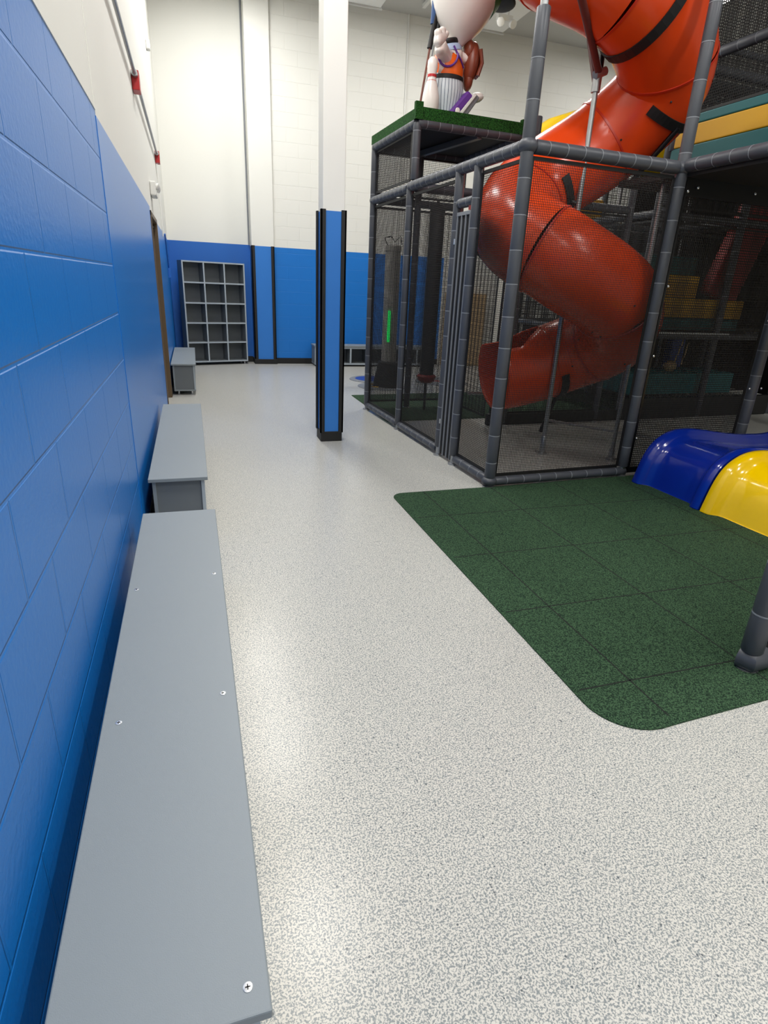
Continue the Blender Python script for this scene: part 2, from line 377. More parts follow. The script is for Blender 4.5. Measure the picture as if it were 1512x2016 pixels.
# blue painted outlet conduit beyond the door
t = thing('painted_conduit', 'blue painted conduit and box on the wall beyond the door', 'conduit', (XW, 10.2, 1.45))
MB().cyl((0.018, 0, 0.06), (0.018, -0.45, 0.52), 0.010, 8).obj('pipe', 'blue_flat', t)
MB().box(0.005, 0.045, -0.06, 0.06, -0.07, 0.07).obj('box', 'blue_flat', t, bevel=0.004)

# ------------------------------------------------------------------ grey benches
def bench(name, label, x0, x1, y0, y1, rz=0.0, grp='grey benches along the blue wall'):
    W_, L_ = x1 - x0, y1 - y0
    t = thing(name, label, 'bench', (x0 + W_ / 2, y0 + L_ / 2, 0), rz, grp)
    w, l = W_ / 2, L_ / 2
    top = MB().box(-w, w, -l, l, 0.370, 0.390).obj('seat_top', 'bench', t, bevel=0.003)
    iw = w - 0.018; il = l - 0.02
    for y in (-il, il - 0.018):
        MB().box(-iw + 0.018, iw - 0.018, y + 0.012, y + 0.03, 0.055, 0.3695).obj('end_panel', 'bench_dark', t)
    MB().box(-iw, -iw + 0.018, -il, il, 0.05, 0.3695).obj('back_panel', 'bench', t)
    MB().box(-iw + 0.018, iw, -il, il, 0.05, 0.068).obj('bottom_shelf', 'bench', t)
    MB().box(iw - 0.018, iw, -il, -il + 0.03, 0.068, 0.3695).obj('front_stile', 'edge', t)
    MB().box(iw - 0.018, iw, il - 0.03, il, 0.068, 0.3695).obj('front_stile', 'edge', t)
    n = max(2, round(L_ / 0.34))
    for k in range(1, n):
        y = -il + 2 * il * k / n
        MB().box(-iw + 0.02, iw, y - 0.009, y + 0.009, 0.0685, 0.369).obj('divider', 'bench', t)
    for y in (-il + 0.06, il - 0.06):
        for x in (-iw + 0.05, iw - 0.05):
            MB().lathe([(0.022, 0), (0.022, 0.006), (0.012, 0.01), (0.012, 0.05)], 14, (x, y, 0)).obj('foot', 'screw', t, smooth=True)
    return t, top
b1, top1 = bench('bench', 'long grey laminate bench nearest the camera with screws in its top', -0.283, 0.037, 0.545, 2.665, 0.0035)
b2, _ = bench('bench', 'grey laminate bench against the blue wall, second from the camera', -0.300, 0.008, 3.165, 5.235, 0.003)
b3, _ = bench('bench', 'small grey bench beyond the door, in front of the tall cubby rack', -0.318, -0.020, 7.80, 9.72)
def screw(x, y):
    s = MB().lathe([(0.0075, -0.002), (0.0075, 0.0008), (0.005, 0.0012)], 16).obj('screw', 'screw', b1, smooth=True, loc=(x, y, 0.3903))
    MB().box(-0.004, 0.004, -0.0009, 0.0009, 0.0012, 0.0016).box(-0.0009, 0.0009, -0.004, 0.004, 0.0012, 0.0016).obj('screw_slot', 'black', s)
by = 0.545 + 1.06; bx = -0.283 + 0.16
for wx_, wy_ in ((0.004, 0.586), (0.003, 1.30), (-0.245, 1.25), (0.006, 1.995), (-0.255, 1.93)): screw(wx_ - bx, wy_ - by)

# tall cubby rack, turned a little
def rack():
    a = math.radians(16.0)
    t = thing('cubby_rack', 'tall grey cubby rack of fifteen open compartments against the blue back wall', 'shelf', (-0.135, 10.56, 0), a)
    Wd, H, D = 1.05, 1.655, 0.255; th = 0.022; z0 = 0.05
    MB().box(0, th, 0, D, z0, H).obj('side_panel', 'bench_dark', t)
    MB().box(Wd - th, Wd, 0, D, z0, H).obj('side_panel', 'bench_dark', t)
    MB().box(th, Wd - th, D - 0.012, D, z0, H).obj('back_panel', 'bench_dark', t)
    for k in range(6):
        z = z0 + (H - z0 - th) * k / 5
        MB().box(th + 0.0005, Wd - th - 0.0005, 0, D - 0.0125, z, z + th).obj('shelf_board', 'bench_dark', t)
        MB().box(0, Wd, -0.004, 0, z, z + th).obj('edge_band', 'edge', t)
    for k in range(4):
        x = (Wd - th) * k / 3
        if 0 < k < 3:
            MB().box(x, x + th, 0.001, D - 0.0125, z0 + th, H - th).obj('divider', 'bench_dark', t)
        MB().box(x, x + th, -0.005, -0.0005, z0, H).obj('edge_band', 'edge', t)
    for x in (0.05, Wd - 0.05):
        for y in (0.04, D - 0.04):
            MB().lathe([(0.02, 0), (0.02, 0.006), (0.011, 0.01), (0.011, 0.05)], 12, (x, y, 0)).obj('foot', 'screw', t, smooth=True)
rack()
# low cubby bench along the back wall
def back_bench():
    t = thing('cubby_bench', 'low grey cubby bench along the blue back wall behind the pillar', 'bench', (2.03, 10.55, 0))
    L_ = 2.3; D = 0.33; th = 0.03
    MB().box(-0.01, L_, -0.012, D, 0.345, 0.37).obj('seat_top', 'bench', t, bevel=0.003)
    MB().box(0, L_, 0, D, 0.03, 0.055).obj('bottom_shelf', 'bench', t)
    MB().box(0.01, L_ - 0.01, D - 0.012, D, 0.055, 0.345).obj('back_panel', 'bench_dark', t)
    MB().box(0, L_, -0.003, 0.0, 0.03, 0.06).obj('edge_band', 'edge', t)
    MB().box(0, L_, -0.003, 0.0, 0.315, 0.345).obj('edge_band', 'edge', t)
    n = 7
    for k in range(n + 1):
        x = (L_ - th) * k / n
        MB().box(x, x + 0.02, 0.001, D - 0.0125, 0.0555, 0.3445).obj('divider', 'bench_dark', t)
        MB().box(x - 0.003, x + 0.027, -0.0045, -0.0005, 0.06, 0.315).obj('edge_band', 'edge', t)
    MB().box(0.05, L_ - 0.05, 0.04, D - 0.02, 0, 0.03).obj('plinth', 'black', t)
back_bench()

# ------------------------------------------------------------------ mats
def rounded_slab(pts, z0, z1, inset=0.03):
    """ring of xy points -> slab with sloped edge"""
    n = len(pts); cx = sum(p[0] for p in pts) / n; cy = sum(p[1] for p in pts) / n
    def off(d):
        out = []
        for i, p in enumerate(pts):
            a = Vector(pts[i - 1]); b = Vector(pts[(i + 1) % n]); t_ = (b - a).normalized(); nn = Vector((-t_.y, t_.x))
            if nn.dot(Vector((cx, cy)) - Vector(p)) < 0: nn = -nn
            out.append((p[0] + nn.x * d, p[1] + nn.y * d))
        return out
    top = off(inset)
    vs = [(x, y, z0) for x, y in pts] + [(x, y, z0 + 0.004) for x, y in pts] + [(x, y, z1) for x, y in top]
    fs = [tuple(range(n))[::-1], tuple(range(2 * n, 3 * n))]
    for i in range(n):
        j = (i + 1) % n; fs += [(i, j, n + j, n + i), (n + i, n + j, 2 * n + j, 2 * n + i)]
    return MB().add(vs, fs)
def arc(cx, cy, r, a0, a1, n=8): return [(cx + r * math.cos(math.radians(a0 + (a1 - a0) * k / n)), cy + r * math.sin(math.radians(a0 + (a1 - a0) * k / n))) for k in range(n + 1)]
ring = arc(1.375, 3.65, 0.1, 180, 90) + [(1.45, 3.752), (2.1, 3.76), (5.6, 3.93), (5.6, 1.42)] + [(1.56, 1.236)] + arc(1.47, 1.42, 0.19, 270, 180)
ring = [(x - (0.0 if i > 7 else 0.0), y) for i, (x, y) in enumerate(ring)]
matt = tag(rounded_slab(ring, 0.0005, 0.012).obj('rubber_mat', 'greenmat'), 'large dark green rubber safety mat with rounded corners in front of the wave slide', 'mat')
jm = MB()
def jline(a, b, w=0.0065, z=0.0122): jm.bar((a[0], a[1], z), (b[0], b[1], z), w, 0.0006)
for y in (1.475, 2.052, 2.65, 3.25): jline((1.30, y), (5.5, y + 0.02))
for k, x in enumerate((1.535, 2.085, 2.655, 3.265)): jline((x, 1.27), (x - 0.01, 3.72))
jm.obj('tile_joint', 'joint', matt)
ring2 = [(1.985, 6.05), (1.975, 7.66), (6.2, 7.9), (6.2, 6.25)]
tag(rounded_slab(ring2, 0.0005, 0.012).obj('rubber_mat', 'greenmat'), 'dark green rubber mat with a pointed corner behind the netted tower', 'mat')
# round floor pads
def pad(x, y, r, label, centre):
    t = thing('floor_pad', label, 'mat', (x, y, 0.0005), 0, 'round game pads on the floor')
    MB().lathe([(r, 0), (r, 0.006), (r - 0.02, 0.014)], 48).obj('rim', 'grey', t, smooth=True)
    if centre == 'blue':
        MB().lathe([(r - 0.09, 0.0142), (r - 0.09, 0.0155)], 48).obj('centre_disc', 'bluepad', t)
    elif centre == 'yellow':
        MB().sweep([(0.22 * math.cos(a), 0.16 * math.sin(a), 0.0165) for a in [k * PI / 12 for k in range(2, 24)]], 0.010, 6).sweep([(-0.12 + 0.03 * k, 0.07 * math.sin(k * 1.3), 0.0165) for k in range(9)], 0.008, 6).obj('emblem', 'yellowpad', t)
    else:
        m_ = MB()
        for k in range(4): m_.box(-0.22 + k * 0.11, -0.14 + k * 0.11, -0.07, 0.07, 0.0145, 0.0165)
        m_.obj('emblem', 'redpad', t)
pad(2.66, 9.02, 0.36, 'round grey floor pad with a blue centre', 'blue')
pad(2.62, 8.35, 0.36, 'round grey floor pad with a yellow ring mark', 'yellow')
pad(3.75, 8.75, 0.42, 'round grey floor pad with red marks seen through the tower net', 'red')

# ------------------------------------------------------------------ play structure, in its own frame (u right, v away)
ORG = (2.08, 3.77, 0); RZ = math.asin(0.0483)
def Pt(u, v, z=0): c, s = math.cos(RZ), math.sin(RZ); return (ORG[0] + u * c - v * s, ORG[1] + u * s + v * c, z)

def post(parent, u, v, z0, z1, r=0.042, step=0.21, foot=True, name='post'):
    """foam sleeve with rings where cable ties pull it in"""
    prof = []; z = z0
    ties = MB()
    prof.append((r * 0.9, z0)); prof.append((r, z0 + 0.006))
    zz = z0 + step * 0.8
    while zz < z1 - 0.05:
        prof += [(r, zz - 0.010), (r * 0.965, zz - 0.003), (r * 0.965, zz + 0.003), (r, zz + 0.010)]
        ties.lathe([(r * 0.95, zz - 0.003), (r * 1.005, zz - 0.003), (r * 1.005, zz + 0.003), (r * 0.95, zz + 0.003)], 16, (u, v, 0))
        zz += step
    prof += [(r, z1 - 0.006), (r * 0.9, z1)]
    b_ = MB().lathe(prof, 16, (u, v, 0))
    if ties.v: b_.use(1, 'tie'); b_.add(ties.v, ties.f)
    o = b_.obj(name, 'foam', parent, smooth=True)
    if foot:
        MB().lathe([(0.045, 0), (0.045, 0.012), (0.024, 0.016), (0.024, z0 + 0.01)], 16, (u, v, 0)).obj('foot_plate', 'steel', o, smooth=True)
    return o
def beam(parent, a, b, r=0.042, step=0.17, name='beam'):
    a, b = Vector(a), Vector(b); L = (b - a).length; d = (b - a).normalized()
    pts = []; rr = []; ties = MB(); s = 0.0
    def P_(x): return a + d * x
    pts.append(P_(0)); rr.append(r * 0.9); pts.append(P_(0.006)); rr.append(r)
    x = step * 0.7
    while x < L - 0.04:
        for dx, k in ((-0.01, 1), (-0.003, 0.965), (0.003, 0.965), (0.01, 1)): pts.append(P_(x + dx)); rr.append(r * k)
        ties.sweep([P_(x - 0.0025), P_(x + 0.0025)], r * 1.005, 14)
        x += step
    pts += [P_(L - 0.006), P_(L)]; rr += [r, r * 0.9]
    b_ = MB().sweep(pts, rr, 14)
    if ties.v: b_.use(1, 'tie'); b_.add(ties.v, ties.f)
    o = b_.obj(name, 'foam', parent, smooth=True)
    return o
def net(parent, o, a, b, pitch=0.014, w=0.0024, name='net', border=0.022):
    """rectangular netting panel: o corner, a and b edge vectors"""
    o, a, b = Vector(o), Vector(a), Vector(b); n = a.cross(b).normalized(); A = a.normalized(); B = b.normalized()
    m_ = MB(); na = max(2, int(a.length / pitch)); nb = max(2, int(b.length / pitch))
    for i in range(na + 1):
        p = o + a * (i / na); sl = 0.0012 * math.sin(i * 0.9)
        m_.obox(p + b / 2 + n * 0.0008, A * (w / 2 + abs(sl) * 0.2), b / 2, n * 0.0009)
    for i in range(nb + 1):
        p = o + b * (i / nb)
        m_.obox(p + a / 2 - n * 0.0008, a / 2, B * w / 2, n * 0.0009)
    ob = m_.obj(name, 'net', parent)
    if border:
        f_ = MB()
        f_.obox(o + b / 2, A * border / 2, b / 2, n * 0.004).obox(o + a + b / 2, A * border / 2, b / 2, n * 0.004)
        f_.obox(o + a / 2, a / 2, B * border / 2, n * 0.004).obox(o + a / 2 + b, a / 2, B * border / 2, n * 0.004)
        f_.obj('net_border', 'black', ob)
    return ob

# --- slide cage (front section)
cage = thing('slide_enclosure', 'charcoal padded steel cage with black netting around the orange spiral slide', 'play structure', ORG, RZ)
BZ = 2.27; RZ0 = 0.055
plab(post(cage, 0, 0, 0.03, 2.97), 'tall padded front corner post')
MB().cyl((0, 0, 2.9), (0, 0, 3.6), 0.024).obj('bare_pole', 'steel', cage, smooth=True)
post(cage, 1.27, 0, 0.09, 3.9); post(cage, 2.54, -0.0, 0.03, 2.2, r=0.045)
post(cage, 0, 0.62, 0.08, BZ, r=0.037, step=0.2); post(cage, 0, 0.92, 0.08, BZ, r=0.037, step=0.2)
post(cage, 0, 1.93, 0.05, BZ, r=0.036)
for a, b in (((0, 0.05, BZ), (0, 1.93, BZ)), ((0.05, 0, BZ), (1.22, 0, BZ)), ((1.27, -0.05, BZ + 0.01), (1.27, -1.9, BZ + 0.01)),
             ((0, 0.65, 2.03), (0, 0.89, 2.03))): beam(cage, a, b, r=0.042 if a[2] > 2.1 else 0.036, step=0.115 if a[0] == 0 else 0.135)
for a, b in (((0, 0.03, RZ0), (0, 0.58, RZ0)), ((0, 0.95, RZ0), (0, 1.90, RZ0)), ((0.04, 0, 0.045), (1.30, 0, 0.045))):
    beam(cage, a, b, r=0.034, step=0.15, name='bottom_rail')
MB().ell((0, 0, BZ), (0.062, 0.062, 0.05)).obj('corner_wrap', 'foam', cage, smooth=True)
MB().ell((1.27, 0, BZ), (0.062, 0.062, 0.05)).obj('corner_wrap', 'foam', cage, smooth=True)
MB().ell((0, 0, 0.05), (0.062, 0.055, 0.042)).obj('corner_wrap', 'foam', cage, smooth=True)
net(cage, (0.01, 0.05, 0.10), (0, 0.52, 0), (0, 0, BZ - 0.17), 0.014)
net(cage, (0.01, 0.97, 0.10), (0, 0.91, 0), (0, 0, BZ - 0.17), 0.014)
net(cage, (0.05, 0.01, 0.09), (1.17, 0, 0), (0, 0, BZ - 0.15), 0.014)
net(cage, (1.33, 0.02, 0.05), (1.15, 0, 0), (0, 0, BZ - 0.1), 0.018, 0.006)
# dark trims beside the posts
MB().box(1.315, 1.335, -0.02, 0.02, 0.05, 2.2).box(1.315, 2.50, -0.01, 0.012, 0.03, 0.075).box(1.3, 2.5, -0.012, 0.012, 2.10, 2.24).obj('net_bar', 'blackmetal', cage)
for u_, z_ in ((1.335, 0.33), (1.335, 0.99), (1.335, 1.5), (1.42, 2.16), (1.335, 2.13), (1.98, 2.17), (2.47, 0.72), (2.61, 0.72), (2.47, 1.28), (2.61, 1.28)):
    MB().ell((u_, -0.028, z_), (0.011, 0.008, 0.011), 10).obj('bolt', 'screw', cage, smooth=True)
# back of the cage
for u_ in (1.27, 2.54): post(cage, u_, 1.93, 0.03, 2.97, r=0.04)
for v_ in (1.93,): beam(cage, (0.04, v_, BZ), (2.5, v_, BZ), r=0.04)
MB().box(1.06, 3.9, 1.90, 1.96, 0.002, 0.13).obj('base_pad', 'black', cage, bevel=0.01)
MB().box(1.4, 4.0, -0.85 + 0.87, 0.8, 2.255, 2.30).obj('deck_panel', 'deck', cage)
MB().box(1.29, 3.6, -1.7, -0.03, 2.215, 2.24).obj('deck_panel', 'deck', cage)
net(cage, (1.1, 1.93, 0.14), (1.4, 0, 0), (0, 0, BZ - 0.2), 0.024, 0.005)
MB().cyl((0.7, 1.75, 0.40), (1.6, 1.6, 0.40), 0.018).obj('lower_rail', 'steel', cage, smooth=True)
MB().cyl((1.6, 1.6, 0.12), (2.52, 0.65, 0.07), 0.014).obj('lower_rail', 'steel', cage, smooth=True)
MB().cyl((1.55, 0.45, 0), (1.55, 0.45, 2.25), 0.02).lathe([(0.05, 0), (0.05, 0.012), (0.026, 0.02), (0.026, 0.1)], 14, (1.55, 0.45, 0)).obj('inner_pole', 'steel', cage, smooth=True)

# gate between posts
t = thing('slat_gate', 'narrow black gate with grey vertical slats between two padded posts', 'gate', Pt(0, 0.77, 0), RZ)
g_ = MB().box(-0.012, 0.012, -0.112, 0.112, 0.03, 1.95); g_.obj('panel', 'black', t)
f_ = MB()
for y in (-0.108, -0.04, 0.03, 0.1): f_.box(-0.022, -0.0125, y - 0.006, y + 0.006, 0.03, 1.95)
f_.box(-0.022, -0.0125, -0.112, 0.112, 1.94, 1.965).obj('slat_frame', 'grey', t)
for z in (0.32, 1.76): MB().cyl((-0.02, 0.118, z - 0.02), (-0.02, 0.118, z + 0.02), 0.010).obj('hinge', 'screw', t, smooth=True)
MB().box(-0.02, 0.02, -0.11, -0.07, 1.97, 2.0).obj('latch', 'redpad', t)

# --- tower with turf platform
tw = thing('lookout_tower', 'netted square tower with a green turf platform on top', 'play structure', ORG, RZ)
TZ = 2.755; V0, V1, U1 = 1.85, 2.98, 1.05
post(tw, 0.0, V0, BZ + 0.045, TZ, r=0.036, foot=False); post(tw, 0, V1, 0.05, TZ, r=0.036); post(tw, U1, V0, BZ + 0.045, TZ, r=0.036, foot=False); post(tw, U1, V1, 0.02, TZ, r=0.036)
post(tw, 0.52, V1, 0.02, TZ, r=0.036)
for a, b in (((0, V0, TZ), (0, V1, TZ)), ((0, V0, TZ), (U1, V0, TZ)), ((U1, V0, TZ), (U1, V1, TZ)), ((0, V1, TZ), (U1, V1, TZ))): beam(tw, a, b, r=0.04, step=0.12)
beam(tw, (0, 1.97, BZ - 0.01), (0, V1 + 0.02, BZ - 0.01), r=0.04, step=0.11); beam(tw, (0.02, V1, BZ), (U1, V1, BZ), r=0.04)
beam(tw, (0, 1.97, RZ0), (0, V1, RZ0), r=0.032, step=0.15, name='bottom_rail')
MB().box(0.0, U1, V0, V1, TZ + 0.005, TZ + 0.05).obj('deck_panel', 'deck', tw)
MB().bar((0.45, V1, TZ - 0.03), (0.62, V0, TZ - 0.03), 0.05, 0.05).obj('deck_joist', 'foam', tw)
tf = MB().box(-0.02, U1 + 0.02, V0 - 0.02, V1 + 0.02, TZ + 0.045, TZ + 0.085)
tf.box(-0.03, U1 + 0.02, V0 - 0.035, V0 - 0.01, TZ + 0.02, TZ + 0.115).box(-0.035, -0.01, V0 - 0.03, V1 + 0.02, TZ + 0.02, TZ + 0.10)
tf.box(-0.04, 0.03, V0 - 0.045, V0 - 0.005, TZ + 0.02, TZ + 0.15).box(U1 - 0.02, U1 + 0.05, V0 - 0.045, V0 + 0.0, TZ + 0.02, TZ + 0.14)
tf.obj('turf_top', 'greenturf', tw)
net(tw, (0.01, 1.98, 0.1), (0, 0.96, 0), (0, 0, 2.1), 0.014)
net(tw, (0.01, 1.98, BZ + 0.06), (0, 0.96, 0), (0, 0, 0.38), 0.014)
net(tw, (0.03, V1, 0.1), (0.47, 0, 0), (0, 0, 2.1), 0.016, 0.004); net(tw, (0.55, V1, 0.1), (0.47, 0, 0), (0, 0, 2.1), 0.016, 0.004)
net(tw, (0.03, V1, BZ + 0.06), (0.47, 0, 0), (0, 0, 0.38), 0.016, 0.004); net(tw, (0.55, V1, BZ + 0.06), (0.47, 0, 0), (0, 0, 0.38), 0.016, 0.004)
net(tw, (U1, 1.98, 0.1), (0, 0.96, 0), (0, 0, 2.1), 0.016, 0.004)
# padded pole with a red collar behind the gate
p_ = (2.63, 6.6)
t = thing('padded_pole', 'black padded hanging pole with red collar inside the tower', 'pole', (p_[0], p_[1], 0))
MB().cyl((0, 0, 0), (0, 0, 2.3), 0.018).obj('pole', 'blackmetal', t, smooth=True)
MB().lathe([(0.07, 0.42), (0.085, 0.44), (0.085, 2.22), (0.07, 2.25)], 20).obj('pad', 'black', t, smooth=True)
MB().lathe([(0.06, 0.34), (0.10, 0.37), (0.12, 0.42), (0.10, 0.44)], 20).obj('collar', 'redpad', t, smooth=True)

# near corner of another enclosure on the right
ne = thing('entry_frame', 'charcoal padded corner post with netting at the right edge', 'play structure', Pt(-0.115, -2.335), RZ)
post(ne, 0, 0, 0.09, 2.3, r=0.042, step=0.22)
MB().sweep([(-0.012, 0.03, 0.05), (0.0, -0.01, 0.05), (0.04, -0.005, 0.05), (0.07, 0, 0.05)], 0.05, 14).obj('corner_wrap', 'foam', ne, smooth=True)
beam(ne, (0.07, 0, 0.05), (1.3, 0, 0.05), r=0.040, name='bottom_rail'); beam(ne, (0.05, 0, 2.25), (1.3, 0, 2.25))
post(ne, 1.3, 0, 0.02, 2.3)
net(ne, (0.05, 0, 0.1), (1.2, 0, 0), (0, 0, 2.1), 0.016, 0.004)

# ------------------------------------------------------------------ orange spiral tube slide
SU, SV = 1.015, 0.772
sc = Pt(SU, SV)
sl = thing('spiral_slide', 'glossy orange spiral tube slide inside the netted cage', 'slide', (sc[0], sc[1], 0), RZ)
RT = 0.345
PATH = [(-2.233, 1.55, 1.25, 4.45), (-2.066, 1.05, 1.38, 4.18), (-1.9, 0.637, 1.183, 3.887), (-1.734, 0.575, 0.742, 3.602), (-1.568, 0.86, 0.494, 3.423), (-1.402, 1.28, 0.508, 3.227),
        (-1.235, 1.557, 0.692, 2.94), (-1.069, 1.325, 1.01, 2.58), (-0.903, 0.787, 1.11, 2.204), (-0.737, 0.515, 0.875, 1.892), (-0.571, 0.75, 0.522, 1.656),
        (-0.405, 1.259, 0.434, 1.388), (-0.238, 1.511, 0.682, 1.106), (-0.072, 1.377, 1.031, 0.897), (0.094, 0.982, 1.15, 0.745), (0.26, 0.55, 1.20, 0.665), (0.427, 0.12, 1.27, 0.61)]
def helix(th):
    """centre line of the tube; th counts turns, 0 near the back, descending"""
    x = (th - PATH[0][0]) / 0.1662; i = max(0, min(len(PATH) - 2, int(math.floor(x)))); t = x - i
    g = lambda j: Vector(PATH[max(0, min(len(PATH) - 1, j))][1:]) - Vector((SU, SV, 0))
    p0, p1, p2, p3 = g(i - 1), g(i), g(i + 1), g(i + 2)
    return 0.5 * ((2 * p1) + (-p0 + p2) * t + (2 * p0 - 5 * p1 + 4 * p2 - p3) * t * t + (-p0 + 3 * p1 - 3 * p2 + p3) * t ** 3)
def tube_section(pts, name='tube_section', r=RT, flange=True):
    n = 36; m_ = MB(); N = len(pts)
    m_.sweep(pts, [r * 1.0] * N, n, cap=False)
    o = m_.obj(name, 'orange', sl, smooth=True)
    if flange:
        i0, i1 = pts[0], pts[1]; d = (Vector(i1) - Vector(i0)).normalized() * 0.009
        MB().sweep([Vector(i0) - d, Vector(i0) - d * 0.8, Vector(i0) + d * 0.8, Vector(i0) + d], [r, r + 0.006, r + 0.006, r], n, cap=False).obj('flange', 'orange_in', o, smooth=True)
    return o
secs = []
th = -2.23; step = 0.23
while th < 0.02:
    e = min(th + step, 0.03)
    secs.append(tube_section([helix(th + (e - th) * k / 12) for k in range(13)]))
    th = e
# last piece: the tube opens upwards into an exit chute that levels out towards the left
def chute():
    n = 30; rows = []; path = []
    for k in range(0, 17): path.append(helix(0.03 + 0.0122 * k))
    N = len(path)
    for i, p in enumerate(path):
        tn = ((path[min(i + 1, N - 1)] - path[max(i - 1, 0)])).normalized(); side = tn.cross(Vector((0, 0, 1))).normalized(); up = side.cross(tn)
        open_ = max(0.0, min(1.0, i / 10.0)) ** 0.7; half = PI - open_ * PI * 0.24
        rows.append([p + (side * math.sin(-half + 2 * half * k / n) - up * math.cos(-half + 2 * half * k / n)) * RT for k in range(n + 1)])
    vs = [v for r in rows for v in r]; fs = []
    for i in range(N - 1):
        for k in range(n): a = i * (n + 1) + k; fs.append((a, a + 1, a + n + 2, a + n + 1))
    o = MB().add(vs, fs).obj('exit_chute', 'orange', sl, smooth=True)
    s_ = o.modifiers.new('solid', 'SOLIDIFY'); s_.thickness = 0.014
chute()
def strap(th, a0, a1, rod=None, w=0.035):
    p = helix(th); tn = (helix(th + 0.01) - helix(th - 0.01)).normalized(); side = tn.cross(Vector((0, 0, 1))).normalized(); up = side.cross(tn)
    n = 20; vs = []; fs = []
    for k in range(n + 1):
        a = math.radians(a0 + (a1 - a0) * k / n)
        d = side * math.sin(a) - up * math.cos(a)
        for r_ in (RT + 0.002, RT + 0.012):
            for s_ in (-w, w): vs.append(p + d * r_ + tn * s_)
    for k in range(n):
        b = k * 4; c_ = b + 4
        fs += [(b, b + 1, c_ + 1, c_), (b + 2, c_ + 2, c_ + 3, b + 3), (b, c_, c_ + 2, b + 2), (b + 1, b + 3, c_ + 3, c_ + 1)]
    fs += [(0, 2, 3, 1), (n * 4, n * 4 + 1, n * 4 + 3, n * 4 + 2)]
    o = MB().add(vs, fs).obj('support_strap', 'black', sl)
    if rod is not None:
        a = math.radians(rod[0]); d = side * math.sin(a) - up * math.cos(a); q = p + d * (RT + 0.01)
        MB().cyl(q, Vector(rod[1]), 0.02).obj('support_rod', 'blackmetal', o, smooth=True)
    return o
# centre pole with clamps
MB().lathe([(0.05, 0), (0.05, 0.01), (0.027, 0.02), (0.027, 0.16), (0.021, 0.17)], 16, (0.0, 0.0, 0)).cyl((0, 0, 0.1), (0, 0, 2.93), 0.021).obj('centre_pole', 'steel', sl, smooth=True)
MB().lathe([(0.034, 2.86), (0.034, 2.99)], 12, (0, 0, 0)).cyl((-0.04, -0.02, 2.96), (0.05, -0.02, 3.0), 0.03).obj('clamp', 'steel', sl, smooth=True)
MB().cyl((-0.01, -0.02, 2.98), (-SU + 0.03, -SV, 3.42), 0.026).obj('brace', 'rust', sl, smooth=True)
MB().cyl((0.0, 0.02, 2.93), (0.05, 0.35, 3.5), 0.022).obj('brace', 'rust', sl, smooth=True)
strap(-1.47, -105, 80, (-88, (0, -0.02, 2.97)))
strap(-1.21, -50, 75, (0, (0.50, 0.02, 2.30)))
strap(-0.74, -60, 90)
strap(-0.93, -95, 10, (-60, (0.0, 0.02, 2.1)))
strap(0.01, -75, 60, (0, (0.19, 0.33, 0.12)))
for th in (-0.43, -0.40, -0.26, -0.09, -1.1, -1.27):
    for a in (-70, 10, 75):
        p = helix(th); tn = (helix(th + 0.01) - helix(th - 0.01)).normalized(); side = tn.cross(Vector((0, 0, 1))).normalized(); up = side.cross(tn)
        d = side * math.sin(math.radians(a)) - up * math.cos(math.radians(a))
        MB().ell(p + d * (RT + 0.003), (0.008, 0.008, 0.008), 8).obj('bolt', 'black', sl, smooth=True)

# ------------------------------------------------------------------ wave slide (two lanes)
ws = thing('wave_slide', 'low wave slide with one blue and one yellow lane ending on the green mat', 'slide', Pt(1.225, -0.165), RZ)
prof = [(0.0, 0.014), (0.015, 0.07), (0.05, 0.19), (0.09, 0.28), (0.14, 0.345), (0.21, 0.395), (0.30, 0.43), (0.42, 0.442), (0.56, 0.432), (0.75, 0.405), (0.95, 0.378), (1.15, 0.365), (1.4, 0.37), (1.8, 0.45), (2.3, 0.68), (2.8, 0.98), (3.2, 1.15)]
def smooth_path(pr_, n=6):
    out = []
    for i in range(len(pr_) - 1):
        p0 = Vector(pr_[max(i - 1, 0)]); p1 = Vector(pr_[i]); p2 = Vector(pr_[i + 1]); p3 = Vector(pr_[min(i + 2, len(pr_) - 1)])
        for k in range(n):
            t_ = k / n
            out.append(0.5 * ((2 * p1) + (-p0 + p2) * t_ + (2 * p0 - 5 * p1 + 4 * p2 - p3) * t_ ** 2 + (-p0 + 3 * p1 - 3 * p2 + p3) * t_ ** 3))
    out.append(Vector(pr_[-1])); return out
def lane(v0, v1, material, shift=0.0):
    pth = smooth_path(prof); Wd = v0 - v1; rows = []
    cs = [(0.0, -0.16), (0.0, -0.03), (0.006, -0.008), (0.02, 0.0), (0.055, 0.002), (0.078, -0.006), (0.100, -0.034), (0.122, -0.062), (0.15, -0.072)]
    mid = [(Wd * 0.32, -0.071), (Wd * 0.5, -0.070), (Wd * 0.68, -0.071)]
    cross = cs[1:] + mid + [(Wd - x, z) for x, z in cs[::-1][:-1]]
    for i, p in enumerate(pth):
        t_ = (pth[min(i + 1, len(pth) - 1)] - pth[max(i - 1, 0)]).normalized(); nx, nz = -t_.y, t_.x
        r_ = []
        for w_, h in cross:
            # skirts drop towards the floor, the surface offset follows the normal
            r_.append((p.x + nx * h, -(v0 * 0 + w_), max(0.013, p.y + nz * h)))
        rows.append(r_)
    n = len(cross); vs = [(x, y - (0), z) for r in rows for (x, y, z) in r]
    fs = []
    for i in range(len(rows) - 1):
        for k in range(n - 1): a = i * n + k; fs.append((a, a + 1, a + n + 1, a + n))
    o = MB().add(vs, fs).obj('slide_lane', material, ws, smooth=True, loc=(shift, -v0, 0))
    s_ = o.modifiers.new('solid', 'SOLIDIFY'); s_.thickness = 0.012; s_.offset = -1
    return o
def lane2(vstart, Wd, material):
    o = lane(Wd, 0.0, material); o.location = (0.0, -vstart, 0); return o
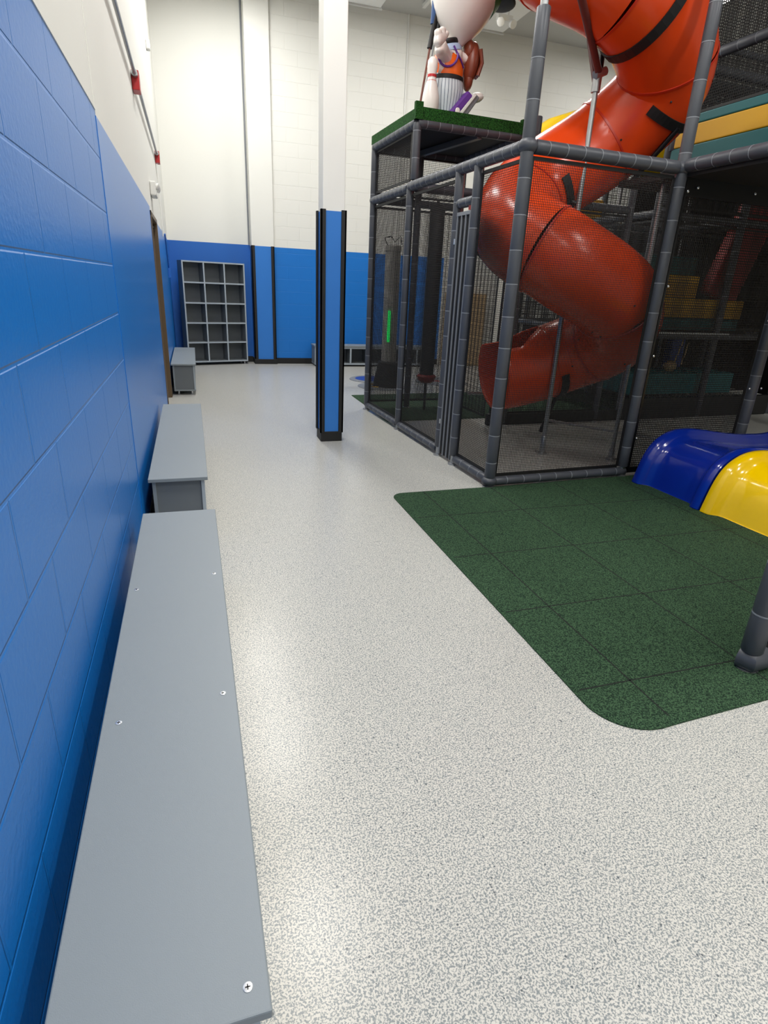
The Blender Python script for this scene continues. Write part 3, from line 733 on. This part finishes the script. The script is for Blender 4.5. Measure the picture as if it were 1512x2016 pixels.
plab(lane2(0.0, 0.675, 'navy'), 'blue slide lane'); plab(lane2(0.680, 0.675, 'yellow'), 'yellow slide lane')
sk = MB().box(0.35, 3.1, -1.33, -1.315, 0.013, 0.32); sk.obj('side_skirt', 'black', ws)
MB().box(0.30, 3.1, -0.03, -0.02, 0.013, 0.33).obj('side_skirt', 'black', ws)

# ------------------------------------------------------------------ climbing frame behind, dark with nets and coloured pads
cf = thing('climbing_frame', 'large dark netted climbing frame with yellow and teal padded decks on the right', 'play structure', Pt(2.9, 1.93), RZ)
for u_ in (0, 1.27, 2.54, 3.81):
    for v_ in (0.0, 1.25, 2.5):
        post(cf, u_, v_, 0.02, 4.4 if u_ > 1 or v_ < 1 else 2.3, r=0.042, step=0.25)
for z in (1.0, 2.27, 3.5):
    for v_ in (0.0, 1.25, 2.5): beam(cf, (0 if z < 3 or v_ < 1 else 1.27, v_, z), (3.81, v_, z), r=0.04)
    for u_ in (0, 1.27, 2.54, 3.81):
        if u_ > 0 or z < 3: beam(cf, (u_, 0, z), (u_, 2.5, z), r=0.04)
MB().box(0.0, 3.8, -0.02, 0.06, 0.002, 0.26).obj('base_pad', 'black', cf, bevel=0.01)
MB().box(0.2, 1.9, 0.10, 0.7, 0.28, 0.54).obj('step_pad', 'tealpad', cf, bevel=0.015)
MB().cyl((0.13, -0.03, 1.035), (1.45, -0.03, 1.035), 0.016).obj('rail', 'steel', cf, smooth=True)
MB().box(0.1, 1.7, 0.08, 0.16, 1.07, 1.20).obj('deck_edge', 'tealpad', cf, bevel=0.01)
MB().box(0.1, 1.7, 0.06, 0.5, 1.205, 1.425).obj('step_pad', 'yellowpad', cf, bevel=0.015)
MB().box(0.1, 1.05, 0.2, 0.9, 1.43, 1.68).obj('step_pad', 'yellowpad', cf, bevel=0.015)
MB().box(0.12, 1.1, 0.35, 1.2, 1.69, 1.90).obj('step_pad', 'tealpad', cf, bevel=0.015)
MB().bar((1.32, 0.16, 1.43), (1.78, 0.16, 2.75), 0.50, 0.16, up=(0, 1, 0)).obj('climbing_ramp', 'redpad', cf, bevel=0.03)
MB().box(0.0, 3.8, 0.6, 2.5, 1.0, 1.05).box(1.27, 3.8, 0.0, 2.5, 3.50, 3.55).box(1.9, 3.8, 0.2, 2.5, 2.27, 2.32).obj('deck_panel', 'deck', cf)
for k, (u_, mt) in enumerate(((0.35, 'bluepad'), (0.9, 'black'), (1.5, 'bluepad'))):
    MB().box(u_, u_ + 0.25, 0.85, 0.98, 0.45, 0.98).obj('hanging_pad', mt, cf, bevel=0.03)
MB().sweep([(0.42, 0.7, 0.98), (0.42, 0.68, 0.75), (0.36, 0.62, 0.62), (0.28, 0.55, 0.52)], 0.05, 10).obj('climbing_tube', 'bluepad', cf, smooth=True)
MB().cyl((1.0, 0.3, 0.56), (1.12, 0.3, 1.0), 0.008).cyl((0.35, 0.3, 0.6), (0.38, 0.3, 0.9), 0.008).cyl((1.15, 0.3, 0.62), (1.2, 0.3, 0.9), 0.008).obj('rope', 'tan', cf, smooth=True)
MB().ell((1.02, 0.35, 0.60), (0.09, 0.07, 0.07)).obj('crawl_ball', 'tan', cf, smooth=True)
net(cf, (0.0, -0.01, 1.1), (3.8, 0, 0), (0, 0, 1.1), 0.03, 0.004); net(cf, (0.0, -0.01, 2.35), (3.8, 0, 0), (0, 0, 1.1), 0.022, 0.006)
MB().box(1.75, 3.8, 2.42, 2.46, 0.05, 3.4).box(3.84, 3.88, 0.1, 2.4, 0.05, 3.4).box(0.1, 1.6, 2.42, 2.46, 0.05, 0.95).obj('added_dark_backing', 'deck', cf)  # solid dark sheets added to block the bright wall behind the nets
net(cf, (0.0, 1.25, 0.1), (3.8, 0, 0), (0, 0, 2.1), 0.022, 0.006); net(cf, (1.27, 1.25, 2.35), (2.5, 0, 0), (0, 0, 2.0), 0.022, 0.006)
net(cf, (1.27, 2.5, 2.35), (2.5, 0, 0), (0, 0, 2.0), 0.022, 0.007); net(cf, (0.0, 2.5, 0.1), (3.8, 0, 0), (0, 0, 2.1), 0.022, 0.007)
net(cf, (0.0, 0.0, 0.1), (0, 2.5, 0), (0, 0, 2.1), 0.022, 0.005)

# upper side deck on the right, running towards the camera
ud = thing('upper_deck', 'raised netted deck with a yellow and teal padded edge at upper right', 'play structure', Pt(2.56, 0.0), RZ)
MB().box(0, 2.0, 0.1, 1.45, 2.68, 2.72).obj('deck_panel', 'deck', ud)
MB().box(-0.03, 0.03, 0.0, 1.5, 2.62, 2.76).obj('deck_edge', 'tealpad', ud, bevel=0.01)
MB().box(-0.03, 0.03, 0.0, 1.5, 2.762, 2.93).obj('deck_edge', 'yellowpad', ud, bevel=0.01)
MB().box(-0.03, 0.03, 0.0, 1.5, 2.932, 3.01).obj('deck_edge', 'tealpad', ud, bevel=0.01)
post(ud, 0, 0.0, 2.25, 4.3, foot=False); post(ud, 0, 1.5, 2.75, 4.3, foot=False); post(ud, 2.0, 0.0, 0.02, 4.3)
beam(ud, (0, 0, 3.45), (0, 1.5, 3.45)); beam(ud, (0, 1.5, 3.45), (2, 1.5, 3.45)); beam(ud, (0, 1.5, 3.62), (2, 1.5, 3.62), r=0.03)
net(ud, (0, 0.02, 3.03), (0, 1.45, 0), (0, 0, 1.2), 0.022, 0.006); net(ud, (0, 1.5, 2.8), (2, 0, 0), (0, 0, 1.4), 0.022, 0.006)

# yellow tube slide in the distance
ys = thing('tube_slide', 'yellow tube slide arching behind the orange spiral slide', 'slide', (4.95, 7.45, 0))
MB().sweep([(-0.6, 0.1, 3.02), (-0.4, 0.1, 3.15), (-0.05, 0.1, 3.28), (0.5, 0.1, 3.3), (1.3, 0.1, 3.28), (2.4, 0.1, 3.2)], 0.33, 28, cap=False).obj('tube_section', 'yellow', ys, smooth=True)
for x in (0.7, 1.9): MB().cyl((x, 0.1, 0.0), (x, 0.1, 2.9), 0.03).obj('support_pole', 'steel', ys, smooth=True)
yp = tag(MB().box(4.95, 6.0, 8.36, 8.46, 1.5, 2.75).obj('padded_wall', 'yellowpad', bevel=0.02), 'yellow padded wall panel seen through the cage net', 'panel')
for x in (5.0, 5.9): MB().cyl((x, 8.49, 0), (x, 8.49, 2.7), 0.03).obj('support_pole', 'steel', yp, smooth=True)

# interactive target column with green light strip
t = thing('game_column', 'grey cylindrical game column with a glowing green light strip behind the tower net', 'column', (2.70, 8.33, 0))
MB().lathe([(0.22, 0), (0.22, 0.02), (0.15, 0.36), (0.12, 0.38)], 24).obj('base_cone', 'black', t, smooth=True)
MB().lathe([(0.105, 0.37), (0.105, 1.86), (0.115, 1.865), (0.115, 1.93), (0.06, 1.94)], 24).obj('column', 'columngrey', t, smooth=True)
MB().box(-0.075, -0.03, -0.118, -0.09, 0.66, 1.09).obj('light_strip', 'led', t, bevel=0.008)
MB().sweep([(-0.08, 0, 1.92), (-0.13, 0, 2.02), (-0.04, 0, 2.05), (0.02, 0, 1.98), (0.1, 0, 2.06), (0.12, 0, 1.95)], 0.008, 8).obj('cable_loop', 'black', t, smooth=True)

# counter and bright panel far beyond, seen through the nets
fp = tag(MB().box(4.6, 5.4, 10.7, 10.9, 0, 1.35).obj('storage_cabinet', 'tan', bevel=0.01), 'tan cabinet by the back wall seen through the gate netting', 'cabinet')
MB().box(4.62, 4.99, 10.68, 10.699, 0.05, 1.3).box(5.01, 5.38, 10.68, 10.699, 0.05, 1.3).obj('cabinet_door', 'tan', fp)

# ------------------------------------------------------------------ statue on the platform
st = thing('athlete_statue', 'large-headed white statue in orange jersey and pinstriped trousers standing on turf platform', 'statue', (2.395, 6.02, 2.842)); st.scale = (1.13, 1.13, 1.0)
def sub(o, lv=2):
    m_ = o.modifiers.new('sub', 'SUBSURF'); m_.levels = lv; m_.render_levels = lv; return o
def skin(name, verts, edges, radii, material, parent, lv=2):
    me = bpy.data.meshes.new(name); me.from_pydata(verts, edges, []); o = bpy.data.objects.new(name, me); C.objects.link(o); o.parent = parent
    sk_ = o.modifiers.new('skin', 'SKIN'); sk_.use_smooth_shade = True
    for i, r in enumerate(radii):
        sv = me.skin_vertices[0].data[i]; sv.radius = (r, r) if not isinstance(r, tuple) else r
    me.skin_vertices[0].data[0].use_root = True
    sub(o, lv); me.materials.append(M_[material]); return o
def skinned(name, verts, edges, radii, material, parent):
    me = bpy.data.meshes.new(name); me.from_pydata(verts, edges, []); me.materials.append(M_[material])
    o = bpy.data.objects.new(name, me); C.objects.link(o); o.parent = parent
    if not me.skin_vertices:
        bm = bmesh.new(); bm.from_mesh(me); bm.verts.layers.skin.verify(); bm.to_mesh(me); bm.free()
    for i, r in enumerate(radii):
        me.skin_vertices[0].data[i].radius = (r, r)
        me.skin_vertices[0].data[i].use_root = (i == 0)
    s_ = o.modifiers.new('skin', 'SKIN'); s_.use_smooth_shade = True
    sub(o, 2); return o
# body: pelvis, chest, neck, arms with fingers, one skin
V = [(0, 0, 0.36), (0, 0, 0.50), (-0.01, 0, 0.60), (-0.03, 0, 0.70),
     (-0.05, -0.06, 0.50), (-0.09, -0.12, 0.53), (-0.13, -0.165, 0.56), (-0.15, -0.18, 0.585),
     (-0.175, -0.20, 0.57), (-0.185, -0.215, 0.54), (-0.175, -0.20, 0.635), (-0.185, -0.21, 0.665),
     (-0.14, -0.19, 0.65), (-0.135, -0.20, 0.69), (-0.155, -0.19, 0.52), (-0.17, -0.21, 0.495), (-0.105, -0.175, 0.635), (-0.09, -0.185, 0.67),
     (0.08, 0, 0.575), (0.15, 0.0, 0.55), (0.19, -0.01, 0.56)]
E_ = [(0, 1), (1, 2), (2, 3), (2, 4), (4, 5), (5, 6), (6, 7), (7, 8), (8, 9), (7, 10), (10, 11), (7, 12), (12, 13), (6, 14), (14, 15), (7, 16), (16, 17), (2, 18), (18, 19), (19, 20)]
Rr = [0.11, 0.115, 0.075, 0.05, 0.068, 0.06, 0.052, 0.046, 0.034, 0.03, 0.034, 0.03, 0.03, 0.026, 0.034, 0.028, 0.026, 0.024, 0.05, 0.045, 0.05]
skinned('body', V, E_, Rr, 'white', st)
# jersey, trousers, belt, collar
MB().lathe([(0.128, 0.385), (0.132, 0.41), (0.130, 0.47), (0.122, 0.52), (0.105, 0.57), (0.085, 0.605)], 28, (0, 0, 0), sy=0.95).obj('jersey', 'jersey', st, smooth=True)
MB().sweep([(-0.05 + 0.085 * math.cos(a), -0.122 + 0.012 * math.sin(a * 2), 0.545 + 0.11 * math.sin(a)) for a in [PI + k * PI / 10 for k in range(11)]], 0.009, 8).obj('jersey_trim', 'purple', st, smooth=True)
MB().sweep([(0.0, -0.11, 0.60), (0.03, -0.118, 0.55), (0.075, -0.105, 0.50), (0.11, -0.075, 0.46)], 0.007, 8).obj('jersey_trim', 'purple', st, smooth=True)
MB().lathe([(0.10, 0.0), (0.115, 0.05), (0.125, 0.12), (0.146, 0.22), (0.150, 0.28), (0.142, 0.34), (0.131, 0.40)], 40, (0, 0, 0), sy=0.9).obj('trousers', 'stripes', st, smooth=True)
MB().lathe([(0.1315, 0.352), (0.139, 0.355), (0.139, 0.385), (0.132, 0.388)], 40, (0, 0, 0), sy=0.95).obj('belt', 'black', st, smooth=True)
MB().lathe([(0.085, -0.02), (0.092, -0.01), (0.092, 0.012), (0.085, 0.02)], 28, (-0.015, 0, 0.655), axis=(-0.25, -0.1, 1)).obj('collar_band', 'black', st, smooth=True)
MB().lathe([(0.11, -0.03), (0.105, 0.0), (0.09, 0.02)], 28, (-0.005, 0, 0.615), axis=(-0.25, -0.1, 1)).obj('shirt_collar', 'paleblue', st, smooth=True)
# head: an inverted egg
hd = MB().lathe([(0.05, -0.38), (0.075, -0.35), (0.12, -0.31), (0.18, -0.24), (0.23, -0.15), (0.262, -0.05), (0.272, 0.05), (0.265, 0.15), (0.235, 0.25), (0.18, 0.33), (0.10, 0.38), (0.03, 0.395)], 40, (0.10, 0.0, 1.02), axis=(0.10, 0, 1)).obj('head', 'white', st, smooth=True)
MB().lathe([(0.285, 0.0), (0.285, 0.08), (0.265, 0.17), (0.21, 0.26), (0.12, 0.32), (0.02, 0.34)], 36, (0.12, 0.03, 1.06), axis=(0.75, 0.1, 1)).obj('cap', 'cap', st, smooth=True)
MB().ell((0.40, -0.02, 1.015), (0.13, 0.16, 0.02), 24, rot=(0, 0.25, 0)).obj('cap_brim', 'black', st, smooth=True)
# glove, bowling pin, shoe, tail-like back foot
MB().ell((0.205, 0.0, 0.53), (0.062, 0.09, 0.17), 24, rot=(0, 0.10, 0)).ell((0.175, 0.0, 0.62), (0.045, 0.07, 0.09), 20).ell((0.19, 0, 0.40), (0.04, 0.06, 0.09), 18).obj('leather_glove', 'glove', st, smooth=True)
for k in range(3): MB().sweep([(0.245 + 0.008 * k, -0.085 + 0.035 * k, 0.62), (0.272 + 0.006 * k, -0.075 + 0.035 * k, 0.52), (0.245 + 0.004 * k, -0.07 + 0.035 * k, 0.42)], 0.016, 8).obj('glove_finger', 'glove', st, smooth=True)
pin = MB().lathe([(0.05, 0.0), (0.060, 0.03), (0.070, 0.11), (0.067, 0.18), (0.05, 0.26), (0.034, 0.31), (0.033, 0.35), (0.042, 0.40), (0.038, 0.45), (0.018, 0.475)], 28, (-0.185, -0.15, 0.0)).obj('bowling_pin', 'white', st, smooth=True)
MB().lathe([(0.0415, 0.285), (0.0375, 0.30)], 24, (-0.185, -0.15, 0.0)).lathe([(0.036, 0.325), (0.0352, 0.345)], 24, (-0.185, -0.15, 0.0)).obj('pin_stripe', 'red', pin, smooth=True)
MB().obox((0.085, -0.10, 0.15), (0.085, 0, 0.105), (0, 0.05, 0), (-0.03, 0, 0.025)).obj('shoe_upper', 'purple', st, bevel=0.02)
MB().obox((0.125, -0.09, 0.14), (0.082, 0, 0.115), (0, 0.06, 0), (-0.012, 0, 0.008)).obj('shoe_sole', 'offwhite', st, bevel=0.006)
MB().obox((0.155, -0.08, 0.14), (0.075, 0, 0.115), (0, 0.055, 0), (-0.025, 0, 0.018)).obj('shoe_heel', 'grey', st, bevel=0.012)
MB().ell((0.055, -0.155, 0.10), (0.022, 0.006, 0.03), 14).obj('shoe_patch', 'white', st, smooth=True)
MB().ell((0.275, 0.0, 0.27), (0.075, 0.05, 0.042), 18, rot=(0, -0.35, 0)).obj('tail', 'white', st, smooth=True)
# pole leaning by the statue
t = thing('banner_pole', 'brown pole with black grip and folded blue fabric beside the statue', 'pole', (2.135, 6.05, 2.842))
MB().cyl((0.0, 0, 0.0), (0.10, 0, 0.70), 0.010).obj('pole', 'woodpole', t, smooth=True)
MB().cyl((0.085, 0, 0.60), (0.125, 0, 0.86), 0.024).cyl((0.15, 0, 0.74), (0.19, 0, 0.98), 0.022).obj('grip', 'black', t, smooth=True)
MB().sweep([(0.10, 0.0, 0.78), (0.115, 0, 0.95), (0.125, 0, 1.15), (0.13, 0, 1.4)], [0.02, 0.03, 0.034, 0.034], 10).obj('folded_fabric', 'bluefabric', t, smooth=True)
tag(MB().cyl((2.14, 6.0, 2.842), (2.29, 6.1, 3.55), 0.005, 8).cyl((2.29, 6.1, 3.55), (2.42, 6.1, 5.4), 0.005, 8).obj('guy_cable', 'grey', smooth=True), 'thin grey guy cable rising from the turf platform edge', 'cable')
